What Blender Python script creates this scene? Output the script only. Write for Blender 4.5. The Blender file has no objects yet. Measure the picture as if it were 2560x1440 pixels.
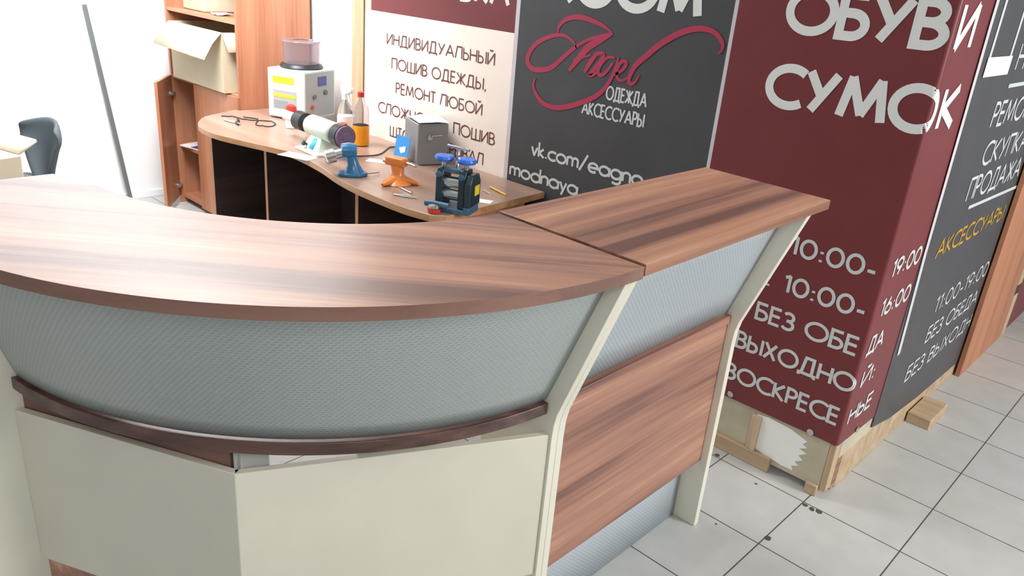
import bpy, bmesh, math, random
from mathutils import Vector, Matrix
random.seed(7)
sc = bpy.context.scene
COL = sc.collection

# ------------------------------------------------------------------ camera, world, lights, exposure
CAM_R = [[0.7156949, 0.6938215, 0.079953], [0.3182147, -0.2220398, -0.9216495], [-0.6217075, 0.6850621, -0.379697]]
CAM_C = [1.07608, -2.10627, 1.65901]
cd = bpy.data.cameras.new('camera'); cam = bpy.data.objects.new('camera', cd); COL.objects.link(cam)
rx, dn, fw = [Vector(r) for r in CAM_R]
cam.matrix_world = Matrix(((rx.x, -dn.x, -fw.x, CAM_C[0]), (rx.y, -dn.y, -fw.y, CAM_C[1]), (rx.z, -dn.z, -fw.z, CAM_C[2]), (0, 0, 0, 1)))
cd.sensor_width = 36.0; cd.lens = 1966.97/2560*36.0; cd.clip_start = .02
sc.camera = cam
w = bpy.data.worlds.new('mall_ambient'); sc.world = w; w.use_nodes = True
w.node_tree.nodes['Background'].inputs[0].default_value = (0.93, 0.97, 1.0, 1)
w.node_tree.nodes['Background'].inputs[1].default_value = 0.36
sc.view_settings.view_transform = 'Standard'; sc.view_settings.look = 'None'
sc.view_settings.gamma = 1.0; sc.view_settings.use_curve_mapping = False
sc.view_settings.exposure = 0.0

def area(name, loc, tgt, sx, sy, power, col=(1, 1, 1)):
    d = bpy.data.lights.new(name, 'AREA'); d.shape = 'RECTANGLE'; d.size = sx; d.size_y = sy; d.energy = power; d.color = col
    o = bpy.data.objects.new(name, d); COL.objects.link(o); o.location = loc
    o.rotation_euler = (Vector(tgt)-Vector(loc)).to_track_quat('-Z', 'Y').to_euler()
    return o
area('ceiling_lamp_kiosk', (-2.3, -.6, 2.83), (-2.3, -.6, 0), 1.2, .9, 50, (1, .985, .97))
area('wall_wash_fill', (-2.9, -.5, 2.80), (-4.2, .1, 2.0), .5, 2.2, 122, (.92, .945, 1))  # added unseen light, washes the white walls that the curved top reflects
area('aisle_fill', (3.7, 1.1, 2.8), (.2, .2, .5), .9, 3.0, 275, (1, .995, .985))  # added unseen fill, tilted to brighten the faces on the aisle side
area('front_fill', (2.2, -2.6, 2.83), (1.6, -2.2, 0), .9, 1.2, 44, (.98, .99, 1))  # added unseen fill for the front faces of the counter

# ------------------------------------------------------------------ helpers
def lin(c):
    return tuple(((v/255)/12.92 if v/255 <= .04045 else ((v/255+.055)/1.055)**2.4) for v in c) + (1.0,)

def mat(name, col, rough=.5, metal=0.0, spec=.5, var=.06, scale=6.0, bump=0.0, bscale=60.0, alpha_trans=0.0, coat=0.0):
    m = bpy.data.materials.new(name); m.use_nodes = True
    nt = m.node_tree; b = nt.nodes['Principled BSDF']
    b.inputs['Roughness'].default_value = rough; b.inputs['Metallic'].default_value = metal
    b.inputs['Specular IOR Level'].default_value = spec
    b.inputs['Coat Weight'].default_value = coat
    tc = nt.nodes.new('ShaderNodeTexCoord')
    n = nt.nodes.new('ShaderNodeTexNoise'); n.inputs['Scale'].default_value = scale; n.inputs['Detail'].default_value = 3
    nt.links.new(tc.outputs['Object'], n.inputs['Vector'])
    r = nt.nodes.new('ShaderNodeValToRGB'); c = lin(col)
    r.color_ramp.elements[0].position = .3; r.color_ramp.elements[1].position = .7
    r.color_ramp.elements[0].color = tuple(max(0, v*(1-var)) for v in c[:3])+(1,)
    r.color_ramp.elements[1].color = tuple(min(1, v*(1+var)) for v in c[:3])+(1,)
    nt.links.new(n.outputs['Fac'], r.inputs['Fac']); nt.links.new(r.outputs['Color'], b.inputs['Base Color'])
    if bump:
        n2 = nt.nodes.new('ShaderNodeTexNoise'); n2.inputs['Scale'].default_value = bscale; n2.inputs['Detail'].default_value = 2
        nt.links.new(tc.outputs['Object'], n2.inputs['Vector'])
        bp = nt.nodes.new('ShaderNodeBump'); bp.inputs['Strength'].default_value = bump; bp.inputs['Distance'].default_value = .004
        nt.links.new(n2.outputs['Fac'], bp.inputs['Height']); nt.links.new(bp.outputs['Normal'], b.inputs['Normal'])
    if alpha_trans:
        b.inputs['Transmission Weight'].default_value = alpha_trans; b.inputs['IOR'].default_value = 1.2
    return m

def wood(name, cols, rotz=0.0, long=.55, cross=13.0, rough=.35, fine=.35, spec=.5, coat=0.0, up=False):
    """laminate with streaks along the local X axis after a turn of rotz"""
    m = bpy.data.materials.new(name); m.use_nodes = True
    nt = m.node_tree; b = nt.nodes['Principled BSDF']; b.inputs['Roughness'].default_value = rough
    b.inputs['Specular IOR Level'].default_value = spec
    b.inputs['Coat Weight'].default_value = coat; b.inputs['Coat Roughness'].default_value = .30; b.inputs['Coat IOR'].default_value = 1.6
    tc = nt.nodes.new('ShaderNodeTexCoord')
    rot = nt.nodes.new('ShaderNodeMapping'); rot.inputs['Rotation'].default_value = (0, 0, rotz)
    nt.links.new(tc.outputs['Object'], rot.inputs['Vector'])
    sc1 = nt.nodes.new('ShaderNodeMapping'); sc1.inputs['Scale'].default_value = (cross, cross, long) if up else (long, cross, cross)
    nt.links.new(rot.outputs['Vector'], sc1.inputs['Vector'])
    n1 = nt.nodes.new('ShaderNodeTexNoise'); n1.inputs['Scale'].default_value = 1.0; n1.inputs['Detail'].default_value = 3.0; n1.inputs['Roughness'].default_value = .55
    nt.links.new(sc1.outputs['Vector'], n1.inputs['Vector'])
    sc2 = nt.nodes.new('ShaderNodeMapping'); sc2.inputs['Scale'].default_value = (cross*10, cross*10, long*6) if up else (long*6, cross*14, cross*14)
    nt.links.new(rot.outputs['Vector'], sc2.inputs['Vector'])
    n2 = nt.nodes.new('ShaderNodeTexNoise'); n2.inputs['Scale'].default_value = 1.0; n2.inputs['Detail'].default_value = 2.0
    nt.links.new(sc2.outputs['Vector'], n2.inputs['Vector'])
    mx = nt.nodes.new('ShaderNodeMix'); mx.data_type = 'FLOAT'; mx.inputs[0].default_value = fine*.5
    nt.links.new(n1.outputs['Fac'], mx.inputs[2]); nt.links.new(n2.outputs['Fac'], mx.inputs[3])
    r = nt.nodes.new('ShaderNodeValToRGB'); e = r.color_ramp.elements
    k = len(cols)
    while len(e) < k: e.new(.5)
    for i, c in enumerate(cols):
        e[i].position = .37+.27*i/(k-1); e[i].color = lin(c)
    nt.links.new(mx.outputs[0], r.inputs['Fac']); nt.links.new(r.outputs['Color'], b.inputs['Base Color'])
    return m

def perforated(name, col, hole, u=.0135, v=.0064, metal=.3, rough=.4):
    """sheet with staggered slanted slots"""
    m = bpy.data.materials.new(name); m.use_nodes = True
    nt = m.node_tree; b = nt.nodes['Principled BSDF']; b.inputs['Roughness'].default_value = rough; b.inputs['Metallic'].default_value = metal
    uv = nt.nodes.new('ShaderNodeUVMap'); uv.uv_map = 'sheet'
    sp = nt.nodes.new('ShaderNodeSeparateXYZ'); nt.links.new(uv.outputs['UV'], sp.inputs[0])
    def M(op, a, b_=None, c=None):
        n = nt.nodes.new('ShaderNodeMath'); n.operation = op
        for k, x in enumerate((a, b_, c)):
            if x is None: continue
            if isinstance(x, (int, float)): n.inputs[k].default_value = x
            else: nt.links.new(x, n.inputs[k])
        return n.outputs[0]
    vv = M('DIVIDE', sp.outputs[1], v); row = M('FLOOR', vv)
    uu = M('ADD', M('DIVIDE', sp.outputs[0], u), M('MULTIPLY', row, .5))
    fu = M('SUBTRACT', M('FRACT', uu), .5); fv = M('SUBTRACT', M('FRACT', vv), .5)
    fv = M('ADD', fv, M('MULTIPLY', fu, .45))
    d = M('SQRT', M('ADD', M('POWER', M('MULTIPLY', fu, 2.5), 2), M('POWER', M('MULTIPLY', fv, 2.9), 2)))
    mr = nt.nodes.new('ShaderNodeMapRange'); mr.inputs[1].default_value = .72; mr.inputs[2].default_value = 1.02
    nt.links.new(d, mr.inputs[0])
    mx = nt.nodes.new('ShaderNodeMix'); mx.data_type = 'RGBA'; mx.inputs[6].default_value = lin(hole); mx.inputs[7].default_value = lin(col)
    nt.links.new(mr.outputs[0], mx.inputs[0]); nt.links.new(mx.outputs[2], b.inputs['Base Color'])
    bp = nt.nodes.new('ShaderNodeBump'); bp.inputs['Strength'].default_value = .4; bp.inputs['Distance'].default_value = .0015
    nt.links.new(mr.outputs[0], bp.inputs['Height']); nt.links.new(bp.outputs['Normal'], b.inputs['Normal'])
    return m

class MB:
    def __init__(s): s.v = []; s.f = []; s.m = []; s.uv = {}
    def add(s, vs, fs, mi=0):
        o = len(s.v); s.v += [tuple(p) for p in vs]; s.f += [tuple(i+o for i in f) for f in fs]; s.m += [mi]*len(fs); return o
    def box(s, x0, x1, y0, y1, z0, z1, mi=0):
        vs = [(x, y, z) for z in (z0, z1) for y in (y0, y1) for x in (x0, x1)]
        s.add(vs, [(0, 2, 3, 1), (4, 5, 7, 6), (0, 1, 5, 4), (2, 6, 7, 3), (0, 4, 6, 2), (1, 3, 7, 5)], mi); return s
    def obox(s, c, ax, ay, az, mi=0):
        c = Vector(c); ax, ay, az = Vector(ax), Vector(ay), Vector(az)
        vs = [c+i*ax+j*ay+k*az for k in (-1, 1) for j in (-1, 1) for i in (-1, 1)]
        s.add(vs, [(0, 2, 3, 1), (4, 5, 7, 6), (0, 1, 5, 4), (2, 6, 7, 3), (0, 4, 6, 2), (1, 3, 7, 5)], mi); return s
    def prism(s, poly, a, b, axis='z', mi=0):
        n = len(poly)
        def P(p, h):
            return {'z': (p[0], p[1], h), 'y': (p[0], h, p[1]), 'x': (h, p[0], p[1])}[axis]
        s.add([P(p, a) for p in poly]+[P(p, b) for p in poly],
              [tuple(range(n))[::-1], tuple(range(n, 2*n))]+[(i, (i+1) % n, n+(i+1) % n, n+i) for i in range(n)], mi); return s
    def tube(s, pts, r, n=10, mi=0):
        pts = [Vector(p) for p in pts]; rs = r if isinstance(r, (list, tuple)) else [r]*len(pts)
        prev = None; rings = []
        for i, p in enumerate(pts):
            t = (pts[min(i+1, len(pts)-1)]-pts[max(i-1, 0)])
            t = t.normalized() if t.length > 1e-9 else Vector((0, 0, 1))
            if prev is None:
                a = Vector((0, 0, 1)) if abs(t.z) < .9 else Vector((1, 0, 0))
                u = t.cross(a).normalized()
            else:
                u = prev-t*prev.dot(t); u = u.normalized() if u.length > 1e-6 else t.orthogonal().normalized()
            prev = u; vv = t.cross(u)
            rings.append([p+rs[i]*(math.cos(2*math.pi*k/n)*u+math.sin(2*math.pi*k/n)*vv) for k in range(n)])
        vs = [q for g in rings for q in g]; fs = []
        for i in range(len(rings)-1):
            for k in range(n):
                fs.append((i*n+k, i*n+(k+1) % n, (i+1)*n+(k+1) % n, (i+1)*n+k))
        fs.append(tuple(range(n))[::-1]); fs.append(tuple(range((len(rings)-1)*n, len(rings)*n)))
        s.add(vs, fs, mi); return s
    def lathe(s, prof, c=(0, 0, 0), ax=(0, 0, 1), n=28, mi=0):
        ax = Vector(ax).normalized(); c = Vector(c)
        return s.tube([c+ax*h for r, h in prof], [max(r, 1e-4) for r, h in prof], n, mi) if False else s._lathe(prof, c, ax, n, mi)
    def _lathe(s, prof, c, ax, n, mi):
        u = ax.orthogonal().normalized(); v = ax.cross(u); vs = []; fs = []
        for r, h in prof:
            for k in range(n):
                t = 2*math.pi*k/n; vs.append(c+ax*h+max(r, 1e-5)*(math.cos(t)*u+math.sin(t)*v))
        for i in range(len(prof)-1):
            for k in range(n): fs.append((i*n+k, i*n+(k+1) % n, (i+1)*n+(k+1) % n, (i+1)*n+k))
        fs.append(tuple(range(n))[::-1]); fs.append(tuple(range((len(prof)-1)*n, len(prof)*n)))
        s.add(vs, fs, mi); return s
    def loft(s, rows, mi=0, uvs=None):
        m = len(rows[0]); vs = [p for r in rows for p in r]
        fs = [(i*m+j, i*m+j+1, (i+1)*m+j+1, (i+1)*m+j) for i in range(len(rows)-1) for j in range(m-1)]
        o = s.add(vs, fs, mi)
        if uvs:
            for k, q in enumerate([p for r in uvs for p in r]): s.uv[o+k] = q
        return s
    def ribbon(s, fn, pts, w, mi=0, e=0.0):
        """flat stroke; pts in the sheet's own (s, z); w width or list; fn maps (s, z, lift) to space"""
        if not isinstance(w, (list, tuple)) and len(pts) > 2:
            runs = [[pts[0]]]
            for i in range(1, len(pts)-1):
                a = (pts[i][0]-pts[i-1][0], pts[i][1]-pts[i-1][1]); b = (pts[i+1][0]-pts[i][0], pts[i+1][1]-pts[i][1])
                la, lb = math.hypot(*a) or 1e-9, math.hypot(*b) or 1e-9
                turn = math.acos(max(-1, min(1, (a[0]*b[0]+a[1]*b[1])/la/lb)))
                if turn > math.radians(50):
                    x = min(.5, .5*math.tan(turn/2))*w if turn < math.radians(115) else .12*w
                    runs[-1].append((pts[i][0]+a[0]/la*x, pts[i][1]+a[1]/la*x)); runs.append([(pts[i][0]-b[0]/lb*x, pts[i][1]-b[1]/lb*x)])
                else: runs[-1].append(pts[i])
            runs[-1].append(pts[-1])
            if len(runs) > 1:
                for k, r_ in enumerate(runs): s.ribbon(fn, r_, w, mi, e+(k % 3)*7e-5)
                return s
        n = len(pts); ws = w if isinstance(w, (list, tuple)) else [w]*n
        L = []; Rr = []
        closed = n > 3 and abs(pts[0][0]-pts[-1][0]) < 1e-7 and abs(pts[0][1]-pts[-1][1]) < 1e-7
        for i in range(n):
            def d(a, b):
                x, y = pts[b][0]-pts[a][0], pts[b][1]-pts[a][1]; l = math.hypot(x, y) or 1; return x/l, y/l
            if closed and i in (0, n-1): d1 = d(n-2, n-1); d2 = d(0, 1)
            else:
                d1 = d(i-1, i) if i > 0 else d(0, 1); d2 = d(i, i+1) if i < n-1 else d(n-2, n-1)
            nx, ny = -(d1[1]+d2[1]), d1[0]+d2[0]; l = math.hypot(nx, ny)
            if l < .25: nx, ny, l = -d1[1], d1[0], 1
            nx /= l; ny /= l; c = max(.45, nx*-d1[1]+ny*d1[0]); h = ws[i]/2/c
            L.append((pts[i][0]+nx*h, pts[i][1]+ny*h)); Rr.append((pts[i][0]-nx*h, pts[i][1]-ny*h))
        vs = []; fs = []
        for i in range(n-1):
            k = max(1, int(math.hypot(pts[i+1][0]-pts[i][0], pts[i+1][1]-pts[i][1])/.02))
            q = max(1, int(max(ws[i], ws[i+1])/.006)) if max(ws) > .02 and not getattr(s, 'plain', False) else 1
            for j in range(k):
                a, b = j/k, (j+1)/k
                for c_ in range(q):
                    o = len(vs); u0, u1 = c_/q, (c_+1)/q
                    for u, t in ((u0, a), (u1, a), (u1, b), (u0, b)):
                        x0, y0 = L[i][0]*(1-t)+L[i+1][0]*t, L[i][1]*(1-t)+L[i+1][1]*t
                        x1, y1 = Rr[i][0]*(1-t)+Rr[i+1][0]*t, Rr[i][1]*(1-t)+Rr[i+1][1]*t
                        vs.append(fn(x0*(1-u)+x1*u, y0*(1-u)+y1*u, e))
                    fs.append((o, o+1, o+2, o+3))
        s.add(vs, fs, mi); return s
    def build(s, name, mats, parent=None, bevel=0.0, smooth=True, world=False, sub=0):
        me = bpy.data.meshes.new(name)
        vs = s.v
        if parent is not None and world:
            r = parent
            while r.parent: r = r.parent
            inv = ROOTM[r.name].inverted(); vs = [tuple(inv @ Vector(p)) for p in vs]
        me.from_pydata([tuple(p) for p in vs], [], s.f)
        if not isinstance(mats, (list, tuple)): mats = [mats]
        for m in mats: me.materials.append(m)
        for p, mi in zip(me.polygons, s.m): p.material_index = mi
        if s.uv:
            ul = me.uv_layers.new(name='sheet')
            for l in me.loops: ul.data[l.index].uv = s.uv.get(l.vertex_index, (0, 0))
        bm = bmesh.new(); bm.from_mesh(me)
        if not s.uv and not getattr(s, 'flat', False): bmesh.ops.recalc_face_normals(bm, faces=bm.faces)
        bm.to_mesh(me); bm.free()
        if smooth:
            me.shade_smooth(); me.set_sharp_from_angle(angle=math.radians(32))
        o = bpy.data.objects.new(name, me); COL.objects.link(o)
        if parent is not None: o.parent = parent
        if bevel:
            md = o.modifiers.new('edge', 'BEVEL'); md.width = bevel; md.segments = 2; md.limit_method = 'ANGLE'; md.angle_limit = math.radians(40)
        if sub:
            md = o.modifiers.new('sub', 'SUBSURF'); md.levels = sub; md.render_levels = sub
        return o

ROOTM = {}
def tag(o, label, cat, group=None):
    o['label'] = label; o['category'] = cat
    if group: o['group'] = group
    return o
def thing(name, label, cat, loc=(0, 0, 0), rz=0.0, group=None):
    o = bpy.data.objects.new(name, None); COL.objects.link(o); o.empty_display_size = .05
    o.location = loc; o.rotation_euler = (0, 0, rz)
    ROOTM[o.name] = Matrix.Translation(Vector(loc)) @ Matrix.Rotation(rz, 4, 'Z')
    return tag(o, label, cat, group)
def struct(o): o['kind'] = 'structure'; return o
def plabel(o, l): o['label'] = l; return o
def arc2(cx, cy, rx, ry, a0, a1, n=14):
    return [(cx+rx*math.cos(math.radians(a0+(a1-a0)*i/n)), cy+ry*math.sin(math.radians(a0+(a1-a0)*i/n))) for i in range(n+1)]
def smooth_pts(pts, k=6):
    out = []
    n = len(pts)
    for i in range(n-1):
        p0, p1, p2, p3 = pts[max(i-1, 0)], pts[i], pts[i+1], pts[min(i+2, n-1)]
        for j in range(k):
            t = j/k
            out.append(tuple(.5*((2*b)+(c-a)*t+(2*a-5*b+4*c-d)*t*t+(-a+3*b-3*c+d)*t**3) for a, b, c, d in zip(p0, p1, p2, p3)))
    out.append(tuple(pts[-1])); return out

# ------------------------------------------------------------------ stroke lettering (geometric sans)
A = arc2
GL = {
 'А': (.78, [[(0, 0), (.39, 1), (.78, 0)], [(.14, .34), (.64, .34)]]),
 'Б': (.50, [[(.46, 1), (0, 1), (0, 0), (.22, 0)]+A(.22, .28, .27, .28, -90, 90)[1:]+[(0, .56)]]),
 'В': (.50, [[(0, .53), (.2, .53)]+A(.2, .765, .24, .235, -90, 90)[1:]+[(0, 1), (0, 0), (.22, 0)]+A(.22, .265, .28, .265, -90, 90)[1:]]),
 'Д': (.78, [[(0, -.17), (0, 0), (.78, 0), (.78, -.17)], [(.12, 0), (.24, 1), (.64, 1), (.64, 0)]]),
 'Е': (.44, [[(.44, 1), (0, 1), (0, 0), (.44, 0)], [(0, .53), (.42, .53)]]),
 'Ж': (.90, [[(.45, 0), (.45, 1)], [(.02, 1), (.43, .5), (0, 0)], [(.88, 1), (.47, .5), (.9, 0)]]),
 'З': (.46, [A(.2, .76, .22, .24, 150, -90)+A(.2, .26, .26, .26, 90, -150)]),
 'И': (.60, [[(0, 1), (0, 0), (.6, 1), (.6, 0)]]),
 'Й': (.60, [[(0, 1), (0, 0), (.6, 1), (.6, 0)], A(.3, 1.28, .13, .12, 190, 350)]),
 'К': (.54, [[(0, 0), (0, 1)], [(.5, 1), (.04, .5), (.54, 0)]]),
 'Л': (.62, [[(0, 0), (.16, 1), (.62, 1), (.62, 0)]]),
 'М': (.88, [[(0, 0), (.14, 1), (.44, .12), (.74, 1), (.88, 0)]]),
 'Н': (.60, [[(0, 0), (0, 1)], [(.6, 0), (.6, 1)], [(0, .52), (.6, .52)]]),
 'О': (.94, [A(.47, .5, .47, .5, 0, 360, 32)]),
 'П': (.60, [[(0, 0), (0, 1), (.6, 1), (.6, 0)]]),
 'Р': (.46, [[(0, 0), (0, 1), (.2, 1)]+A(.2, .74, .25, .26, 90, -90)[1:]+[(0, .48)]]),
 'С': (.74, [A(.49, .5, .49, .5, 50, 310, 26)]),
 'Т': (.52, [[(0, 1), (.52, 1)], [(.26, 1), (.26, 0)]]),
 'У': (.62, [[(0, 1), (.33, .38)], [(.62, 1), (.14, 0)]]),
 'Х': (.60, [[(0, 1), (.58, 0)], [(.57, 1), (0, 0)]]),
 'Ш': (.84, [[(0, 1), (0, 0), (.84, 0), (.84, 1)], [(.42, 0), (.42, 1)]]),
 'Ь': (.48, [[(0, 1), (0, 0), (.22, 0)]+A(.22, .28, .26, .28, -90, 90)[1:]+[(0, .56)]]),
 'Ы': (.72, [[(0, 1), (0, 0), (.2, 0)]+A(.2, .28, .26, .28, -90, 90)[1:]+[(0, .56)], [(.72, 0), (.72, 1)]]),
 'Ю': (1.1, [[(0, 0), (0, 1)], [(0, .52), (.2, .52)], A(.66, .5, .45, .5, 0, 360, 30)]),
 'R': (.52, [[(0, 0), (0, 1), (.22, 1)]+A(.22, .75, .25, .25, 90, -90)[1:]+[(0, .5)], [(.22, .5), (.52, 0)]]),
 'O': (.94, [A(.47, .5, .47, .5, 0, 360, 32)]),
 'M': (.88, [[(0, 0), (.14, 1), (.44, .12), (.74, 1), (.88, 0)]]),
 '0': (.54, [A(.27, .5, .27, .5, 0, 360, 26)]),
 '1': (.20, [[(.0, .86), (.18, 1), (.18, 0)]]),
 '6': (.50, [A(.25, .3, .25, .3, 0, 360, 22), [(.03, .42), (.3, 1)]]),
 '9': (.50, [A(.25, .7, .25, .3, 0, 360, 22), [(.47, .58), (.2, 0)]]),
 ':': (.10, [[(.05, 0), (.05, .13)], [(.05, .48), (.05, .61)]]),
 '-': (.26, [[(0, .34), (.26, .34)]]), ',': (.1, [[(.08, .1), (.02, -.14)]]), '.': (.08, [[(.04, 0), (.04, .12)]]),
 '/': (.48, [[(0, -.12), (.48, 1.08)]]), ' ': (.24, []),
 'v': (.40, [[(0, .62), (.2, 0), (.4, .62)]]), 'k': (.38, [[(0, 0), (0, 1.05)], [(.34, .62), (.03, .3), (.38, 0)]]),
 'c': (.48, [A(.31, .31, .31, .31, 45, 315, 20)]), 'o': (.62, [A(.31, .31, .31, .31, 0, 360, 26)]),
 'm': (.72, [[(0, 0), (0, .62)], [(0, .36)]+A(.18, .42, .18, .2, 180, 0)+[(.36, 0)], [(.36, .36)]+A(.54, .42, .18, .2, 180, 0)+[(.72, 0)]]),
 'e': (.60, [[(0, .31), (.6, .31)]+A(.3, .31, .3, .31, 0, 310, 22)[1:]]),
 'a': (.62, [A(.31, .31, .31, .31, 0, 360, 26), [(.62, 0), (.62, .62)]]),
 'g': (.62, [A(.31, .31, .31, .31, 0, 360, 26), [(.62, .62), (.62, -.1)]+A(.34, -.1, .28, .24, 0, -140)[1:]]),
 'n': (.44, [[(0, 0), (0, .62)], [(0, .36)]+A(.22, .4, .22, .22, 180, 0)+[(.44, 0)]]),
 'd': (.62, [A(.31, .31, .31, .31, 0, 360, 26), [(.62, 0), (.62, 1.05)]]),
 'h': (.44, [[(0, 0), (0, 1.05)], [(0, .36)]+A(.22, .4, .22, .22, 180, 0)+[(.44, 0)]]),
 'y': (.42, [[(0, .62), (.22, .02)], [(.42, .62), (.12, -.32)]]),
}
def text(mb, fn, s, x0, z0, h, t, x1=None, mi=1, gap=.17):
    tw = sum(GL[c][0] for c in s)+gap*(len(s)-1)
    sx = h if x1 is None else (x1-x0-t)/tw
    x = x0+t/2
    for c in s:
        wd, st = GL[c]
        for k, pl in enumerate(st):
            mb.ribbon(fn, [(x+px*sx, z0+t/2+pz*(h-t)) for px, pz in pl], t, mi, k*2.5e-4)
        x += (wd+gap)*sx

# ------------------------------------------------------------------ materials
PLUM = [(118, 86, 78), (150, 108, 94), (178, 132, 112), (194, 142, 116), (214, 170, 140)]
M_top_curve = wood('plum_laminate_curve', PLUM, rotz=math.radians(-43), rough=.5, cross=10, coat=.8)
M_top_straight = wood('plum_laminate_straight', PLUM, rotz=math.radians(-90), rough=.42, cross=12, long=.35, spec=.6, fine=.25)
M_front = wood('plum_laminate_front', [(112, 78, 70), (144, 102, 88), (166, 120, 102), (180, 132, 110), (208, 166, 136)], rotz=math.radians(-90), rough=.4, cross=11)
M_edge = wood('plum_edge_band', [(120, 88, 78), (132, 97, 85), (142, 106, 93)], rotz=math.radians(-45), cross=14, rough=.4)
M_edge_s = wood('plum_edge_band_straight', [(120, 82, 66), (146, 102, 80), (168, 122, 96)], rotz=math.radians(-90), cross=40, rough=.4)
M_ledge = wood('dark_plum_ledge', [(70, 50, 46), (92, 66, 60), (112, 80, 70)], rotz=math.radians(-45), cross=30, rough=.32)
M_cream = mat('cream_laminate', (222, 217, 201), .42, var=.03)
M_creamedge = mat('cream_edge', (226, 222, 206), .4, var=.03)
M_perf = perforated('perforated_steel', (180, 188, 187), (168, 176, 175))
M_perf_s = perforated('perforated_steel_straight', (186, 195, 202), (172, 181, 188), metal=.2)
M_beech = wood('beech_laminate', [(172, 112, 82), (190, 130, 98), (202, 144, 112)], rotz=0, cross=9, rough=.42)
M_beech_v = wood('beech_laminate_upright', [(168, 108, 78), (184, 124, 92), (196, 138, 106)], cross=9, long=.6, rough=.42, up=True, fine=.6)
M_desk = wood('desk_laminate', [(146, 118, 104), (164, 134, 118), (176, 146, 128)], rotz=0, cross=8, rough=.28)
M_deskedge = wood('desk_edge', [(170, 122, 84), (190, 144, 104), (200, 156, 118)], rotz=0, cross=14, rough=.35)
M_shade_brown = wood('shade_brown_laminate', [(46, 34, 31), (58, 43, 39), (70, 52, 46)], rotz=math.radians(90), cross=12, rough=.5)  # dark brown puts the shade under the workbench into the colour
M_pine = wood('pine_timber', [(170, 145, 116), (186, 161, 131), (198, 175, 145)], rotz=0, cross=20, rough=.6)
M_pine_v = wood('pine_timber_upright', [(176, 151, 118), (194, 169, 136), (206, 183, 152)], cross=20, long=1.2, rough=.6, up=True)
M_board = mat('raw_board', (190, 182, 158), .7, var=.12, scale=9)
M_white = mat('white_paint', (244, 246, 246), .55, var=.01)
M_paper = mat('white_paper', (246, 246, 242), .6, var=.02)
M_bur = mat('burgundy_vinyl', (116, 46, 50), .42, var=.05, bump=.12, bscale=9)
M_blk = mat('black_vinyl', (70, 70, 74), .42, var=.08, bump=.14, bscale=9)
M_cv = mat('cream_vinyl', (252, 240, 230), .5, var=.02)
M_ink_white = mat('white_ink', (226, 230, 228), .45, var=.02)
M_ink_grey = mat('pale_grey_ink', (206, 212, 212), .45, var=.04)
M_ink_brown = mat('dark_red_ink', (112, 66, 62), .5, var=.06)
M_ink_crimson = mat('crimson_ink', (172, 48, 80), .45, var=.05)
M_ink_gold = mat('gold_ink', (190, 148, 44), .45, var=.1)
M_tape = mat('pale_tape', (208, 204, 208), .45, var=.03)
M_steel = mat('bright_steel', (205, 208, 208), .25, metal=.9, var=.03)
M_chrome = mat('chrome', (225, 228, 230), .12, metal=1.0, var=.02)
M_black = mat('black_plastic', (36, 38, 40), .4, var=.05)
M_darkgrey = mat('dark_grey_fabric', (84, 94, 100), .7, var=.06, bump=.1)
M_grey = mat('grey_paint', (148, 152, 154), .42, var=.03)
M_mach = mat('machine_white', (216, 222, 220), .4, var=.02)
M_mach_s = mat('machine_panel', (170, 170, 168), .45, var=.02)
M_yel = mat('yellow_label', (240, 210, 44), .5, var=.03)
M_lcd = mat('blue_screen', (62, 70, 140), .3, var=.05)
M_red = mat('red_plastic', (206, 60, 52), .35, var=.04)
M_clear = mat('clear_plastic', (238, 236, 238), .08, alpha_trans=.92, var=.01)
M_smoke = mat('smoky_clear_plastic', (214, 204, 208), .14, alpha_trans=.84, var=.02)
M_orangeliq = mat('orange_liquid', (255, 166, 30), .2, var=.02)
M_mint = mat('pale_green_enamel', (214, 226, 214), .35, var=.02)
M_cyan = mat('cyan_label', (60, 190, 225), .4, var=.05)
M_purple = mat('purple_felt', (120, 100, 126), .85, var=.1, scale=30)
M_blueen = mat('blue_enamel', (44, 116, 166), .3, var=.06, coat=.4)
M_orangeen = mat('orange_enamel', (226, 132, 62), .32, var=.05, coat=.3)
M_milld = mat('mill_dark_teal', (32, 52, 62), .35, var=.06, coat=.2)
M_millb = mat('mill_blue_cast', (66, 104, 128), .4, var=.06)
M_wheel = mat('blue_handwheel', (50, 112, 214), .35, var=.05)
M_card = mat('cardboard', (200, 186, 158), .75, var=.05)
M_cardl = mat('cardboard_inside', (232, 220, 194), .75, var=.03)
M_pencil = mat('pencil_yellow', (236, 184, 60), .45, var=.03)
M_bluecard = mat('blue_card', (72, 156, 232), .45, var=.04)
M_pole = mat('grey_rail', (104, 110, 108), .45, var=.05)
M_orangeboard = wood('orange_board', [(166, 108, 78), (182, 122, 90), (192, 132, 98)], cross=8, long=.6, rough=.45, up=True)

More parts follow.
